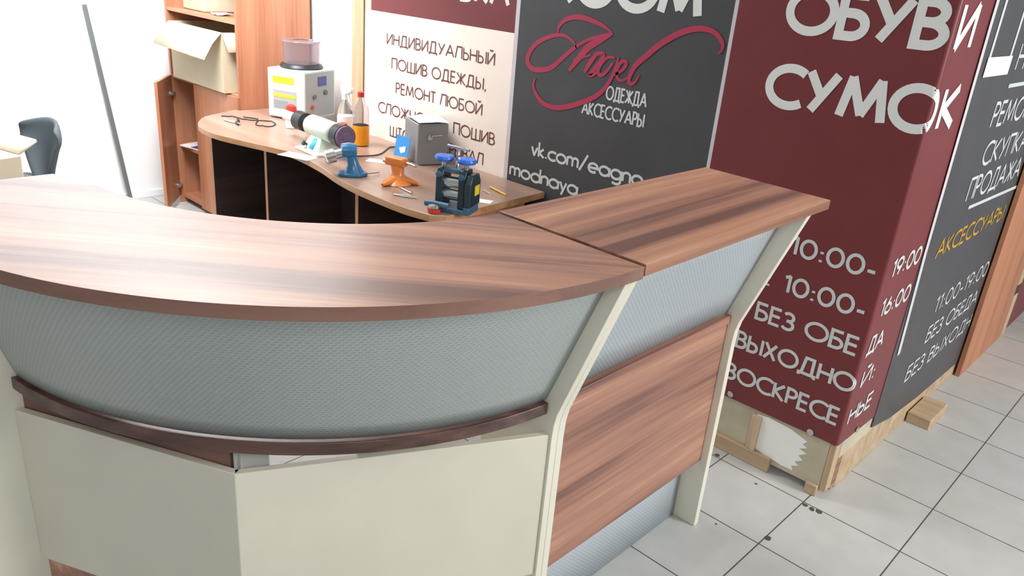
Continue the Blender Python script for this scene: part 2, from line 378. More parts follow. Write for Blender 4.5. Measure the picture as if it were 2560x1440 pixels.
def tile_mat():
    m = bpy.data.materials.new('floor_tile'); m.use_nodes = True; nt = m.node_tree; b = nt.nodes['Principled BSDF']
    b.inputs['Roughness'].default_value = .38
    tc = nt.nodes.new('ShaderNodeTexCoord')
    br = nt.nodes.new('ShaderNodeTexBrick'); br.offset = 0.0; br.squash = 1.0
    br.inputs['Scale'].default_value = 1.0; br.inputs['Brick Width'].default_value = .33; br.inputs['Row Height'].default_value = .33
    br.inputs['Mortar Size'].default_value = .0024; br.inputs['Mortar Smooth'].default_value = .2
    br.inputs['Color1'].default_value = lin((196, 197, 195)); br.inputs['Color2'].default_value = lin((190, 192, 191)); br.inputs['Mortar'].default_value = lin((82, 82, 80))
    mp = nt.nodes.new('ShaderNodeMapping'); mp.inputs['Location'].default_value = (33.0, 33.0, 0)
    nt.links.new(tc.outputs['Object'], mp.inputs['Vector']); nt.links.new(mp.outputs['Vector'], br.inputs['Vector'])
    n = nt.nodes.new('ShaderNodeTexNoise'); n.inputs['Scale'].default_value = 9; n.inputs['Detail'].default_value = 4
    nt.links.new(tc.outputs['Object'], n.inputs['Vector'])
    r = nt.nodes.new('ShaderNodeValToRGB'); r.color_ramp.elements[0].position = .3; r.color_ramp.elements[1].position = .75
    r.color_ramp.elements[0].color = (.90, .895, .88, 1); r.color_ramp.elements[1].color = (1, 1, 1, 1)
    nt.links.new(n.outputs['Fac'], r.inputs['Fac'])
    mx = nt.nodes.new('ShaderNodeMix'); mx.data_type = 'RGBA'; mx.blend_type = 'MULTIPLY'; mx.inputs[0].default_value = 1
    nt.links.new(br.outputs['Color'], mx.inputs[6]); nt.links.new(r.outputs['Color'], mx.inputs[7])
    last = mx.outputs[2]
    nz = nt.nodes.new('ShaderNodeTexNoise'); nz.inputs['Scale'].default_value = 45
    nt.links.new(tc.outputs['Object'], nz.inputs['Vector'])
    for (x, y, r_) in ((.336, .048, .011), (.341, .317, .009), (.368, .313, .010), (.390, .318, .012), (-.023, .343, .010), (.187, -.022, .006), (.166, .292, .005)):
        sb_ = nt.nodes.new('ShaderNodeVectorMath'); sb_.operation = 'DISTANCE'; sb_.inputs[1].default_value = (x, y, 0)
        nt.links.new(tc.outputs['Object'], sb_.inputs[0])
        ad = nt.nodes.new('ShaderNodeMath'); ad.operation = 'MULTIPLY_ADD'; ad.inputs[1].default_value = .016
        nt.links.new(nz.outputs['Fac'], ad.inputs[0]); nt.links.new(sb_.outputs['Value'], ad.inputs[2])
        lt = nt.nodes.new('ShaderNodeMath'); lt.operation = 'LESS_THAN'; lt.inputs[1].default_value = r_+.008
        nt.links.new(ad.outputs[0], lt.inputs[0])
        m2 = nt.nodes.new('ShaderNodeMix'); m2.data_type = 'RGBA'; m2.inputs[7].default_value = lin((84, 76, 66))
        nt.links.new(lt.outputs[0], m2.inputs[0]); nt.links.new(last, m2.inputs[6]); last = m2.outputs[2]
    nt.links.new(last, b.inputs['Base Color'])
    bp = nt.nodes.new('ShaderNodeBump'); bp.invert = True; bp.inputs['Distance'].default_value = .002; bp.inputs['Strength'].default_value = .6
    nt.links.new(br.outputs['Fac'], bp.inputs['Height']); nt.links.new(bp.outputs['Normal'], b.inputs['Normal'])
    return m
M_tile = tile_mat()
M_ceil = mat('ceiling_white', (236, 236, 232), .8, var=.01)

# ------------------------------------------------------------------ the setting
struct(MB().box(-4.6, 5.0, -5.5, 6.5, -.06, 0).build('floor', M_tile, smooth=False))
struct(MB().box(-4.33, -4.23, -4.2, .70, 0, 2.9).build('wall_left', M_white, smooth=False))
struct(MB().box(-4.23, -2.36, .60, .70, 0, 2.9).build('wall_back', M_white, smooth=False))
struct(MB().box(-4.6, 5.0, -5.5, 6.5, 2.9, 2.98).build('ceiling', M_ceil, smooth=False))
struct(MB().box(-4.23, -4.215, -4.2, .60, 0, .045).build('baseboard_left', M_white, bevel=.002))

# booth partition behind the banners
bp_ = thing('booth_partition', 'timber framed booth partition carrying the banners, bare board and pale timber showing at its foot', 'partition', (-.9, .6, 0))
MB().box(-2.36, .344, .404, .46, .03, 2.5).build('front_board', M_board, bp_, world=True, bevel=.002)
MB().box(.30, .366, .46, 2.1, .14, 2.5).build('side_board', M_board, bp_, world=True, bevel=.002)
mb = MB(); tp = [(.075, .203), (.12, .21), (.20, .205), (.272, .185), (.258, .168), (.276, .160), (.250, .145), (.279, .138), (.254, .118), (.272, .106), (.246, .088), (.262, .078), (.238, .066), (.247, .050), (.205, .048), (.160, .056), (.125, .058), (.092, .066), (.080, .092), (.098, .118), (.088, .140)]
mb.prism([(a-.005, b) for a, b in tp], .4025, .4042, 'y')
plabel(mb.build('torn_paper', M_paper, bp_, world=True), 'torn white paper left stuck on the bare board')
MB().box(-.30, .16, .386, .403, .0, .058).build('bottom_rail', M_pine, bp_, world=True, bevel=.003)
MB().box(.055, .092, .390, .4035, .058, .2).build('stud', M_pine_v, bp_, world=True, bevel=.002)
MB().box(.300, .343, .388, .45, 0, .042).build('foot_block', M_pine, bp_, world=True, bevel=.003)
MB().box(.3445, .3675, .4035, .452, .025, .217).build('corner_post', M_pine_v, bp_, world=True, bevel=.003)
MB().box(.345, .3665, .50, 1.95, .0, .1385).build('side_rail', M_pine, bp_, world=True, bevel=.003)
MB().box(.352, .366, .455, .50, .012, .1385).build('gap_shade_strip', M_edge_s, bp_, world=True)  # brown strip stands in for the dark gap between post and rail
MB().box(-2.47, -2.37, .40, .46, 0, 2.6).build('end_post', M_pine_v, bp_, world=True, bevel=.003)
o = MB().box(.372, .466, 1.22, 1.44, 0, .047).build('timber_block', M_pine, bevel=.003)
tag(o, 'short sawn timber offcut lying on the floor tiles under the black side banner', 'timber block')

# next booth along the aisle
nb = thing('laminate_board', 'tall orange-brown laminate board standing at the right end of the black side banner', 'board', (.38, 2.2, 0))
MB().box(.378, .398, 1.88, 2.60, .0, 2.5).build('panel', M_orangeboard, nb, world=True, bevel=.001)
n2 = thing('neighbour_booth', 'neighbouring booth with wine red panel and pale posts farther down the aisle', 'booth', (.4, 3.2, 0))
MB().box(.36, .39, 2.72, 4.4, .0, 2.4).build('red_panel', M_bur, n2, world=True)
MB().box(.36, .40, 2.62, 2.70, .0, .24).build('post', M_pine_v, n2, world=True, bevel=.003)
MB().box(.36, .40, 2.62, 2.70, .30, .56).build('post', M_pine_v, n2, world=True, bevel=.003)
MB().box(.355, .395, 2.605, 2.715, .24, .30).build('clamp', M_black, n2, world=True)
MB().box(.355, .395, 2.605, 2.715, .56, 2.4).build('upper_post', M_bur, n2, world=True)

# ------------------------------------------------------------------ banners
def wrapfn(eps):
    r = .012; xc, yc = .37-r, .40+r-.004
    a = .37-r; q = r*math.pi/2
    def f(s, z, e=0.0):
        return g(s, z, eps+e)
    def g(s, z, eps):
        if s <= a: return (s, .396-eps, z)
        if s <= a+q:
            t = (s-a)/r; return (xc+(r+eps)*math.sin(t), yc-(r+eps)*math.cos(t), z)
        return (.37+eps, yc+(s-a-q), z)
    return f
# white and burgundy sewing banner
b = MB(); b.flat = True
b.box(-2.35, -1.305, .3975, .4035, .30, 1.392, 0); b.box(-2.30, -1.305, .3970, .4035, 1.392, 2.3, 1)
F = lambda s, z, e=0.0: (s, .3962-e, z)
for s_, x0, z0, h, x1 in (('ИНДИВИДУАЛЬНЫЙ', -2.17, 1.243, .056, -1.41), ('ПОШИВ ОДЕЖДЫ,', -2.128, 1.130, .056, -1.452), ('РЕМОНТ ЛЮБОЙ', -2.09, 1.016, .056, -1.468),
                          ('СЛОЖНОСТИ, ПОШИВ', -2.23, .900, .057, -1.375), ('ШТОР И ПОКРЫВАЛ', -2.13, .795, .057, -1.44)):
    text(b, F, s_, x0, z0, h, .0062, x1, 2)
text(b, F, 'ОВКА', -1.80, 1.488, .13, .02, -1.345, 3)
bw = b.build('banner', [M_cv, M_bur, M_ink_brown, M_ink_white], smooth=False)
tag(bw, 'white and burgundy sewing shop banner hanging behind the workbench', 'banner')
# black clothing banner
b = MB(); b.flat = True
b.box(-1.305, -.300, .3975, .4035, .24, 2.3, 0); b.box(-1.306, -1.284, .3965, .4036, .24, 2.3, 1); b.box(-.312, -.296, .3965, .4036, .24, 2.3, 1)
text(b, F, 'ROOM', -1.12, 1.527, .17, .034, -.43, 2)
F3 = lambda s, z, e=0.0: (s, .3958-e, z)
ANG = {
 'loop': ([(-0.963, 1.372), (-0.984, 1.396), (-1.037, 1.414), (-1.102, 1.403), (-1.174, 1.368), (-1.215, 1.319), (-1.215, 1.285), (-1.185, 1.264), (-1.138, 1.267), (-1.086, 1.282), (-1.039, 1.320), (-0.987, 1.364), (-0.929, 1.403), (-0.851, 1.435), (-0.797, 1.449)], .003, .022),
 'top': ([(-1.067, 1.416), (-1.064, 1.445), (-1.031, 1.475), (-0.970, 1.490), (-0.899, 1.483), (-0.843, 1.469), (-0.797, 1.449)], .004, .020),
 'leg': ([(-0.797, 1.449), (-0.849, 1.420), (-0.905, 1.385), (-0.947, 1.337), (-0.990, 1.283)], .010, .030),
 'bar': ([(-0.975, 1.329), (-0.934, 1.342), (-0.887, 1.358)], .005, .008),
 'n1': ([(-0.855, 1.374), (-0.884, 1.335), (-0.912, 1.289)], .010, .020),
 'n2': ([(-0.901, 1.312), (-0.867, 1.359), (-0.831, 1.371), (-0.834, 1.347), (-0.860, 1.313), (-0.883, 1.283), (-.862, 1.288), (-.842, 1.31)], .006, .018),
 'gb': ([(-0.773, 1.363), (-0.806, 1.359), (-0.835, 1.329), (-0.844, 1.299), (-0.825, 1.291), (-0.799, 1.313), (-0.777, 1.345)], .007, .016),
 'gd': ([(-0.754, 1.368), (-0.766, 1.321), (-0.785, 1.271), (-0.831, 1.216), (-0.922, 1.166), (-1.028, 1.131), (-1.106, 1.135), (-1.157, 1.169), (-1.173, 1.201), (-1.165, 1.230)], .004, .021),
 'e': ([(-.770, 1.300), (-0.754, 1.307), (-0.728, 1.326), (-0.716, 1.351), (-0.736, 1.355), (-0.754, 1.327), (-0.748, 1.292), (-0.724, 1.286), (-0.704, 1.299)], .006, .015),
 'sw': ([(-.650, 1.318), (-.664, 1.292), (-.682, 1.280), (-.695, 1.296), (-0.676, 1.345), (-0.636, 1.384), (-0.573, 1.440), (-0.494, 1.487), (-0.425, 1.506), (-0.369, 1.499), (-0.333, 1.469), (-0.331, 1.446), (-0.344, 1.431)], .004, .022),
}
for kk, (pts, w0, w1) in enumerate(ANG.values()):
    p = smooth_pts(pts, 7); n = len(p)
    b.ribbon(F3, p, [w0+(w1-w0)*math.sin(math.pi*min(1, max(0, i/(n-1))))**.8 for i in range(n)], 3, kk*1.5e-4)
text(b, F, 'ОДЕЖДА', -.795, 1.203, .055, .0075, -.60, 4)
text(b, F, 'АКСЕССУАРЫ', -.905, 1.128, .055, .0075, -.60, 4)
text(b, F, 'vk.com/eagno', -1.155, .905, .068, .0105, -.565, 4, gap=.12)
text(b, F, 'modnaya', -1.272, .792, .068, .0105, -.875, 4, gap=.12)
tag(b.build('banner', [M_blk, M_tape, M_ink_white, M_ink_crimson, M_ink_grey], smooth=False), 'black clothing shop banner with a crimson script name and swashes', 'banner')
# burgundy banner folded round the corner
b = MB(); b.flat = True; W0 = wrapfn(0); W1 = wrapfn(.0014)
ss = [-.298, -.1, .1, .3, .352]+[.358+.01885*i/5 for i in range(6)]+[.40, .5, .6, .70, .735]
zb = lambda s: .222-.02*max(0, s-.37)*2
b.loft([[W0(s, zb(s)+(2.3-zb(s))*k/8) for s in ss] for k in range(9)], 0)
Wi = wrapfn(-.004)
b.loft([[Wi(s, zb(s)+(2.3-zb(s))*k/2) for s in ss][::-1] for k in range(3)], 0)
for s_, x0, z0, h, x1, t in (('ОБУВ', -.130, 1.525, .145, .362, .028), ('И', .398, 1.525, .145, .560, .030), ('СУМО', -.150, 1.292, .145, .412, .028), ('К', .440, 1.292, .145, .606, .030), ('10:00-', .052, .828, .070, .345, .0112), ('19:00', .415, .828, .068, .690, .0112),
                             (': 10:00-', -.005, .690, .070, .345, .0112), ('16:00', .415, .690, .068, .690, .0112), ('БЕЗ ОБЕ', -.018, .560, .070, .352, .0112), ('ДА', .392, .560, .070, .535, .0112),
                             ('ВЫХОДНО', -.070, .428, .070, .375, .0112), ('Й:', .425, .428, .070, .545, .0112), ('ВОСКРЕСЕ', -.085, .293, .070, .352, .0112), ('НЬЕ', .395, .293, .070, .605, .0112)):
    text(b, W1, s_, x0, z0, h, t, x1, 1 if h > .1 else 2)
bb = b.build('banner', [M_bur, M_ink_white, M_ink_grey], smooth=False)
tag(bb, 'burgundy shoe and bag repair banner folded round the booth corner', 'banner')
for (gx, gy, gz, ax) in ((.271, .394, .232, (0, -1, 0)), (-.045, .394, .238, (0, -1, 0)), (.372, .56, .225, (1, 0, 0))):
    g = MB().lathe([(.004, 0), (.011, 0), (.012, .002), (.009, .0035), (.004, .003)], (gx, gy, gz), ax, 18)
    plabel(g.build('grommet', M_steel, bb), 'metal grommet')
# black phone banner on the aisle side
b = MB(); b.flat = True
b.prism([(.742, .16), (.95, .12), (1.3, .09), (1.87, .07), (1.87, 2.3), (.742, 2.3)], .3682, .3722, 'x', 0)
S = lambda s, z, e=0.0: (.3735+e, s, z); S2 = lambda s, z, e=0.0: (.3752+e, s, z)
b.ribbon(lambda s, z, e=0.0: (.3746, s, z), [(.730, 2.2), (.730, 1.6), (.758, .85), (.800, .45)], .03, 1)
for i, (y0, y1) in enumerate(((.82, .845), (1.075, 1.10))): b.ribbon(S, [((y0+y1)/2, 1.47), ((y0+y1)/2, 2.0)], .024, 2)
b.ribbon(S2, [(.81, 1.475), (1.11, 1.475)], .062, 3); b.ribbon(S2, [(.81, 1.98), (1.11, 1.98)], .05, 3)
text(b, S, 'И', 1.22, 1.60, .10, .012, 1.33, 4); text(b, S, 'НО', 1.20, 1.45, .10, .012, 1.50, 4)
b.ribbon(S, [(1.19, 1.40), (1.75, 1.40)], .014, 4)
text(b, S, 'РЕМОНТ', 1.10, 1.255, .095, .012, 1.75, 4); text(b, S, 'СКУПКА', 1.14, 1.11, .095, .012, 1.80, 4); text(b, S, 'ПРОДАЖА', 1.08, .985, .095, .012, 1.84, 4)
b.ribbon(S, [(1.16, .955), (1.9, .935)], .014, 4)
text(b, S, 'АКСЕССУАРЫ', .90, .80, .075, .011, 1.80, 5)
text(b, S, '11:00-19:00', 1.12, .525, .075, .009, 1.86, 4); text(b, S, 'БЕЗ ОБЕДА', 1.13, .395, .075, .009, 1.83, 4); text(b, S, 'БЕЗ ВЫХОДН', 1.00, .262, .075, .009, 1.86, 4)
tag(b.build('banner', [M_blk, M_tape, M_ink_grey, M_paper, M_ink_grey, M_ink_gold], smooth=False), 'black phone repair banner on the aisle side of the booth with one gold line', 'banner')

# ------------------------------------------------------------------ curved reception counter
cc = thing('curved_counter', 'curved quarter-round reception counter with glossy plum wood top and cream lower panels', 'counter', (-.5, -1.15, 0))
OC, OR = (-.698, -.885), 1.001; IC, IR = (-.786, -.818), .695; LC = (-.798, -.836)
HT = 1.145
outer = arc2(OC[0], OC[1], OR, OR, .2, -90, 48)
inner = [(-.847, -1.553), (-.81, -1.541), (-.742, -1.524)]+arc2(IC[0], IC[1], IR, IR, -83, -5.0, 40)
poly = [(.3035, -.8808)]+outer+[(-.847, -1.886)]+inner+[(-.093, -.8808)]
ct = MB(); n = len(poly)
ct.prism(poly, HT-.0295, HT-.004, 'z', 0)
ct.m = [0, 0]+[1]*n
ct.build('countertop', [M_top_curve, M_edge], cc, world=True, bevel=.0015)
# perforated sheet between top and ledge
rows = []; uvr = []
N = 56
for k in range(9):
    t = k/8; z = .768+(1.117-.768)*t; row = []; ur = []
    for i in range(N+1):
        a = math.radians(-4.2-77.3*i/N)
        bx, by = LC[0]+.917*math.cos(a), LC[1]+.906*math.sin(a)
        a2 = math.radians(-1.0-87.5*i/N)
        tx, ty = OC[0]+.948*math.cos(a2), OC[1]+.948*math.sin(a2)
        row.append((bx+(tx-bx)*t, by+(ty-by)*t, z)); ur.append((i/N*1.46, z))
    rows.append(row); uvr.append(ur)
ms = MB(); ms.loft(rows, 0, uvr); o = ms.build('metal_panel', M_perf, cc, world=True)
md = o.modifiers.new('thickness', 'SOLIDIFY'); md.thickness = .002; md.offset = 1
# ledge
lo = arc2(LC[0], LC[1], .927, .915, -4.4, -81.9, 44); li = arc2(LC[0], LC[1], .80, .80, -80.4, -4.6, 40)
MB().prism(lo+li, .736, .764, 'z').build('ledge', M_ledge, cc, world=True, bevel=.0015)
# facetted lower panels
PA, PB, PC = Vector((-.667, -1.745)), Vector((-.168, -1.502)), Vector((.136, -.904))
def slab(p, q, z0, z1, th, inset=0.0, m=0, mbx=None):
    d = (q-p).normalized(); nrm = Vector((-d.y, d.x))     # inward
    a, bq = p+nrm*inset, q+nrm*inset
    return (mbx or MB()).prism([a, bq, bq+nrm*th, a+nrm*th], z0, z1, 'z', m)
slab(PA, PB, .283, .684, .016).build('lower_panel', M_cream, cc, world=True, bevel=.001)
slab(PB, PC, .283, .684, .016).build('lower_panel', M_cream, cc, world=True, bevel=.001)
plabel(slab(PA, PB, 0, .283, .016, .012).build('plinth', M_front, cc, world=True), 'brown plinth board')
slab(PB, PC, 0, .283, .016, .012).build('plinth', M_cream, cc, world=True)
slab(PA, PA+(PB-PA)*.96, .60, .735, .018, .018).build('top_rail', M_edge, cc, world=True)
slab(PB, PB+(PC-PB)*.10, .0, .735, .018, .02).build('inner_post', M_mach_s, cc, world=True)
slab(PB-(PB-PA)*.03, PB, .0, .735, .018, .02).build('inner_post', M_mach_s, cc, world=True)
slab(PB+(PC-PB)*.36, PB+(PC-PB)*.66, .40, .73, .016, .018).build('inner_board', M_creamedge, cc, world=True)
# side panels
def profile(x0, back, top):      # (x outwards, z)
    return [(back, 0), (x0, 0), (x0, .67), (x0+.002, .71), (x0+.008, .742), (x0+.018, .770), (x0+.142, top), (back, top)]
MB().prism(profile(.143, -.08, HT-.0295), -.902, -.8805, 'y').build('side_panel', M_creamedge, cc, world=True, bevel=.0015)
lp = [(-1.52, 0), (-1.87, 0), (-1.87, .67), (-1.871, .71), (-1.873, .742), (-1.876, .770), (-1.884, HT-.0295), (-1.52, HT-.0295)]
MB().prism(lp, -.693, -.669, 'x').build('side_panel', M_creamedge, cc, world=True, bevel=.0015)

# ------------------------------------------------------------------ straight reception counter
st = thing('straight_counter', 'straight reception counter module with plum wood top and wood front panel beside the banner', 'counter', (.0, -.4, 0))
ct = MB(); ct.prism([(.3035, -.876), (.3035, -.021), (-.088, -.012), (-.100, -.876)], HT-.0255, HT, 'z', 0)
ct.m = [0, 0]+[1]*4
ct.build('countertop', [M_top_straight, M_edge_s], st, world=True, bevel=.0015)
MB().prism(profile(.143, -.08, HT-.0255), -.8795, -.857, 'y').build('side_panel', M_creamedge, st, world=True, bevel=.0015)
MB().prism(profile(.143, -.08, HT-.0255), -.090, -.066, 'y').build('side_panel', M_creamedge, st, world=True, bevel=.0015)
ms = MB(); ya, yb = -.857, -.090
ms.loft([[(.108+.118*k/4, ya+(yb-ya)*i/8, .760+.358*k/4) for i in range(9)] for k in range(5)], 0, [[((yb-ya)*i/8, .37*k/4) for i in range(9)] for k in range(5)])
o = ms.build('metal_panel', M_perf_s, st, world=True)
md = o.modifiers.new('thickness', 'SOLIDIFY'); md.thickness = .002; md.offset = 1
MB().box(.02, .126, ya, yb, .732, .758).build('ledge', M_front, st, world=True, bevel=.0015)
MB().box(.100, .120, ya, yb, .246, .732).build('front_panel', M_front, st, world=True, bevel=.001)
ms = MB(); ms.loft([[(.060, ya+(yb-ya)*i/8, .26*k/2) for i in range(9)] for k in range(3)], 0, [[((yb-ya)*i/8, .26*k/2) for i in range(9)] for k in range(3)])
o = ms.build('kick_plate', M_perf_s, st, world=True)
md = o.modifiers.new('thickness', 'SOLIDIFY'); md.thickness = .003; md.offset = 1

# ------------------------------------------------------------------ workbench behind the counter
dk = thing('workbench', 'long wavy-edged brown workbench standing along the banner wall', 'desk', (-2.0, .1, 0))
fe = smooth_pts([(-1.05, .392), (-1.013, -.2), (-1.06, -.245), (-1.204, -.27), (-1.46, -.268), (-1.657, -.245), (-1.857, -.20), (-2.094, -.172), (-2.207, -.187), (-2.454, -.256), (-2.619, -.295), (-2.78, -.292), (-2.90, -.25), (-3.03, -.15), (-3.10, -.02), (-3.15, .088)][2:], 5)
poly = [(-1.05, .393), (-1.015, -.20)]+fe+[(-3.122, .104), (-3.122, .393)]
dt = MB(); n = len(poly); dt.prism(poly, .742, .770, 'z', 0); dt.m = [0, 0]+[1]*n
dt.build('desktop', [M_desk, M_deskedge], dk, world=True, bevel=.002)
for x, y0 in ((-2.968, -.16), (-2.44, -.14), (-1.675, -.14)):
    q = MB().box(x, x+.022, y0, .30, 0, .742); q.m[2] = 1; q.build('support_panel', [M_shade_brown, M_beech_v], dk, world=True)  # sides coloured dark for the under-desk shade, front edge left beech
MB().box(-2.946, -1.10, .30, .316, .0, .742).build('back_panel', M_shade_brown, dk, world=True)  # under-desk shade put into the panel colour
MB().box(-1.10, -1.078, -.05, .30, 0, .742).build('support_panel', M_beech_v, dk, world=True, bevel=.001)

# ------------------------------------------------------------------ tall cabinet
cb = thing('tall_cabinet', 'tall beech laminate cabinet with an open lower door in the back corner', 'cabinet', (-3.56, .34, 0))
X0, X1, Y0, Y1 = -4.02, -3.13, .112, .575
MB().box(X1-.022, X1, Y0, Y1, 0, 2.1).build('side_panel', M_beech_v, cb, world=True, bevel=.001)
MB().box(X0, X0+.022, Y0, Y1, 0, 2.1).build('side_panel', M_beech_v, cb, world=True, bevel=.001)
MB().box(X0+.022, X1-.022, Y1-.012, Y1, .05, 2.1).build('back_panel', M_shade_brown, cb, world=True)
for z in (.06, .40, .845, 1.25, 1.66, 2.08):
    MB().box(X0+.022, X1-.022, Y0+(.004 if z > .5 else .02), Y1-.012, z-.022, z).build('shelf', M_beech, cb, world=True, bevel=.001)
MB().box(-3.67, -3.65, Y0+.002, Y1-.012, .06, .823).build('divider', M_beech_v, cb, world=True, bevel=.001)
MB().box(-3.665, X1-.004, Y0-.018, Y0-.001, .05, .838).build('door', M_beech_v, cb, world=True, bevel=.001)
a = math.radians(-38); dx, dy = math.cos(a), math.sin(a); hx, hy = X0+.006, Y0-.004
dm = MB(); dm.obox((hx+dx*.165, hy+dy*.165, .444), (dx*.165, dy*.165, 0), (-dy*.009, dx*.009, 0), (0, 0, .394))
dr = dm.build('door', M_beech_v, cb, world=True, bevel=.001)
for z in (.73, .13):
    hm = MB(); c = Vector((hx+dx*.27+dy*-.0, hy+dy*.27, z)); nrm = Vector((-dy, dx, 0))
    c2 = Vector((hx+dx*.055, hy+dy*.055, z))+nrm*.009
    hm.lathe([(.017, 0), (.017, .004), (.013, .006), (.004, .006)], c2, nrm, 18)
    hm.obox(c2+nrm*.012+Vector((-dx*.02, -dy*.02, 0)), (dx*.028, dy*.028, 0), nrm*.007, (0, 0, .008))
    plabel(hm.build('hinge', M_steel, dr, world=True), 'nickel cup hinge')

# things in the cabinet
bx = thing('cardboard_box', 'open cardboard box with one flap hanging out, on the cabinet shelf', 'box', (-3.56, .3, .846))
q = MB(); x0, x1, y0, y1, z0, z1 = -3.885, -3.235, .075, .52, .847, 1.178
q.box(x0, x1, y0, y0+.005, z0, z1).box(x0, x1, y1-.005, y1, z0, z1).box(x0, x0+.005, y0+.005, y1-.005, z0, z1).box(x1-.005, x1, y0+.005, y1-.005, z0, z1).box(x0+.005, x1-.005, y0+.005, y1-.005, z0, z0+.006)
q.build('carton', M_card, bx, world=True)
fl = MB(); fl.loft([[(x0, y0, z1), (x1, y0, z1)], [(x0+.02, y0-.065, z1-.05), (x1+.018, y0-.065, z1-.055)], [(x0+.043, y0-.125, z1-.125), (x1+.034, y0-.125, z1-.138)]])
o = fl.build('flap', M_cardl, bx, world=True); md = o.modifiers.new('t', 'SOLIDIFY'); md.thickness = .005; md.offset = 0
fl = MB(); fl.loft([[(x1, y0, z1), (x1, y1, z1)], [(x1+.05, y0+.01, z1-.10), (x1+.05, y1-.02, z1-.10)]])
o = fl.build('flap', M_card, bx, world=True); md = o.modifiers.new('t', 'SOLIDIFY'); md.thickness = .005; md.offset = 0
plabel(MB().box(-3.66, -3.59, y0-.0012, y0, 1.00, 1.03).build('sticker', M_yel, bx, world=True), 'small yellow sticker')
tag(MB().box(-3.87, -3.60, .16, .50, 1.2505, 1.40).build('parcel', M_board, bevel=.01), 'grey-beige parcel on the upper cabinet shelf', 'parcel')
p = MB(); p.loft([[(-3.50+.10*i/4, .14+.10*j/3, 1.2515+.012*math.sin(i*1.7+j*2.1)**2+.001) for i in range(5)] for j in range(4)])
o = p.build('crumpled_paper', M_paper); md = o.modifiers.new('t', 'SOLIDIFY'); md.thickness = .001; md.offset = 1
tag(o, 'small white scrap of paper at the front of the upper cabinet shelf', 'paper')
mg = thing('booklet', 'blue and white booklet lying on the shelf behind the open cabinet door', 'booklet', (-3.85, .20, .4005), .25)
MB().box(-.10, .10, -.08, .08, 0, .008).build('pages', M_paper, mg)
MB().box(0, .10, -.08, .08, .008, .0095).build('cover_panel', M_lcd, mg)

# ------------------------------------------------------------------ pole, chair, carton on the left
pl = MB(); pl.obox((-4.185, -.22, .617), (.009, 0, 0), (0, .0115, .0015), (-.028, -.064, .615))
tag(pl.build('leaning_rail', M_pole, bevel=.002), 'thin dark grey metal rail leaning upright against the white wall', 'rail')

ch = thing('office_chair', 'dark grey moulded chair half hidden behind the counter by the white wall', 'chair', (-3.25, -1.045, 0), math.radians(14))
bk = []
for k in range(9):
    z = .42+.345*k/8; wv = .20*(1-.2*(k/8)**3)*(.16+.84*min(1, k/6.5)**.9); row = []
    for i in range(9):
        u = i/4-1; row.append((wv*u, .20+.05*k/8-.07*u*u-(.03 if k == 8 else 0)*u*u, z-(.03*u*u if k > 5 else 0)))
    bk.append(row)
m_ = MB(); m_.loft(bk); o = m_.build('backrest', M_darkgrey, ch); md = o.modifiers.new('t', 'SOLIDIFY'); md.thickness = .025; o.modifiers.new('s', 'SUBSURF').render_levels = 1
MB().prism(arc2(0, 0, .23, .21, 0, 360, 28)[:-1], .42, .47, 'z').build('seat', M_darkgrey, ch, bevel=.015)
MB().tube([(0, 0, .08), (0, 0, .42)], .025, 14).build('column', M_black, ch)
for k in range(5):
    t = 2*math.pi*k/5; l = MB().tube([(0, 0, .09), (.26*math.cos(t), .26*math.sin(t), .05)], [.022, .014], 8).build('leg', M_black, ch)
    MB().lathe([(.01, -.012), (.025, -.01), (.025, .01), (.01, .012)], (.26*math.cos(t), .26*math.sin(t), .025), (-math.sin(t), math.cos(t), 0), 14).build('caster', M_black, l)
cn = thing('carton', 'tall cream cardboard carton with a raised flap at the left behind the counter', 'carton', (-2.53, -1.475, 0), math.radians(16))
q = MB(); xs, ys, ch_ = .20, .22, .81
q.prism([(-xs, 0), (xs-.05, 0), (xs, ch_), (-xs, ch_)], -ys, ys, 'y')
q.build('carton_body', M_cardl, cn, bevel=.004)
fl = MB(); fl.loft([[(-xs, ys, ch_), (xs-.02, ys, ch_)], [(-xs+.02, ys+.10, ch_+.035), (xs-.05, ys+.10, ch_+.035)]])
o = fl.build('flap', M_cardl, cn); md = o.modifiers.new('t', 'SOLIDIFY'); md.thickness = .012; md.offset = 0

# ------------------------------------------------------------------ things on the workbench
DZ = .7705
# magnetic polishing machine
a = math.radians(20.8)
pm = thing('polishing_machine', 'white box-shaped polishing machine with a clear drum on the workbench', 'machine', (-2.844, .334, DZ), a)
hw, hd, H = .121, .14, .268
MB().box(-hw, hw, -hd, hd, .006, H).build('housing', M_mach, pm, bevel=.006)
MB().box(hw, hw+.0015, -hd+.012, hd-.012, .02, H-.012).build('control_panel', M_mach_s, pm)
MB().box(hw+.0015, hw+.004, -.02, .055, H-.085, H-.035).build('screen', M_lcd, pm)
for (y, z) in ((-.055, .13), (.045, .145)): MB().lathe([(.014, 0), (.013, .008), (.004, .009)], (hw+.0015, y, z), (1, 0, 0), 16).build('knob', M_pole, pm)
MB().lathe([(.012, 0), (.012, .006), (.003, .007)], (hw+.0015, -.075, .075), (1, 0, 0), 16).build('button', M_red, pm)
lb = MB(); lb.box(-.085, .055, -hd-.0015, -hd, H-.075, H-.04); lb.build('label', M_yel, pm)
wm = MB(); wm.box(-.085, .070, -hd-.001, -hd, .055, .155, 0); wm.box(-.080, .066, -hd-.002, -hd, .118, .135, 1); wm.box(-.08, .01, -hd-.002, -hd, .062, .10, 2)
wm.build('front_window', [M_mach_s, M_yel, M_grey], pm)
MB().lathe([(.05, 0), (.114, 0), (.117, .008), (.108, .022), (.05, .024)], (0, .0, H), n=36).build('drum_collar', M_black, pm)
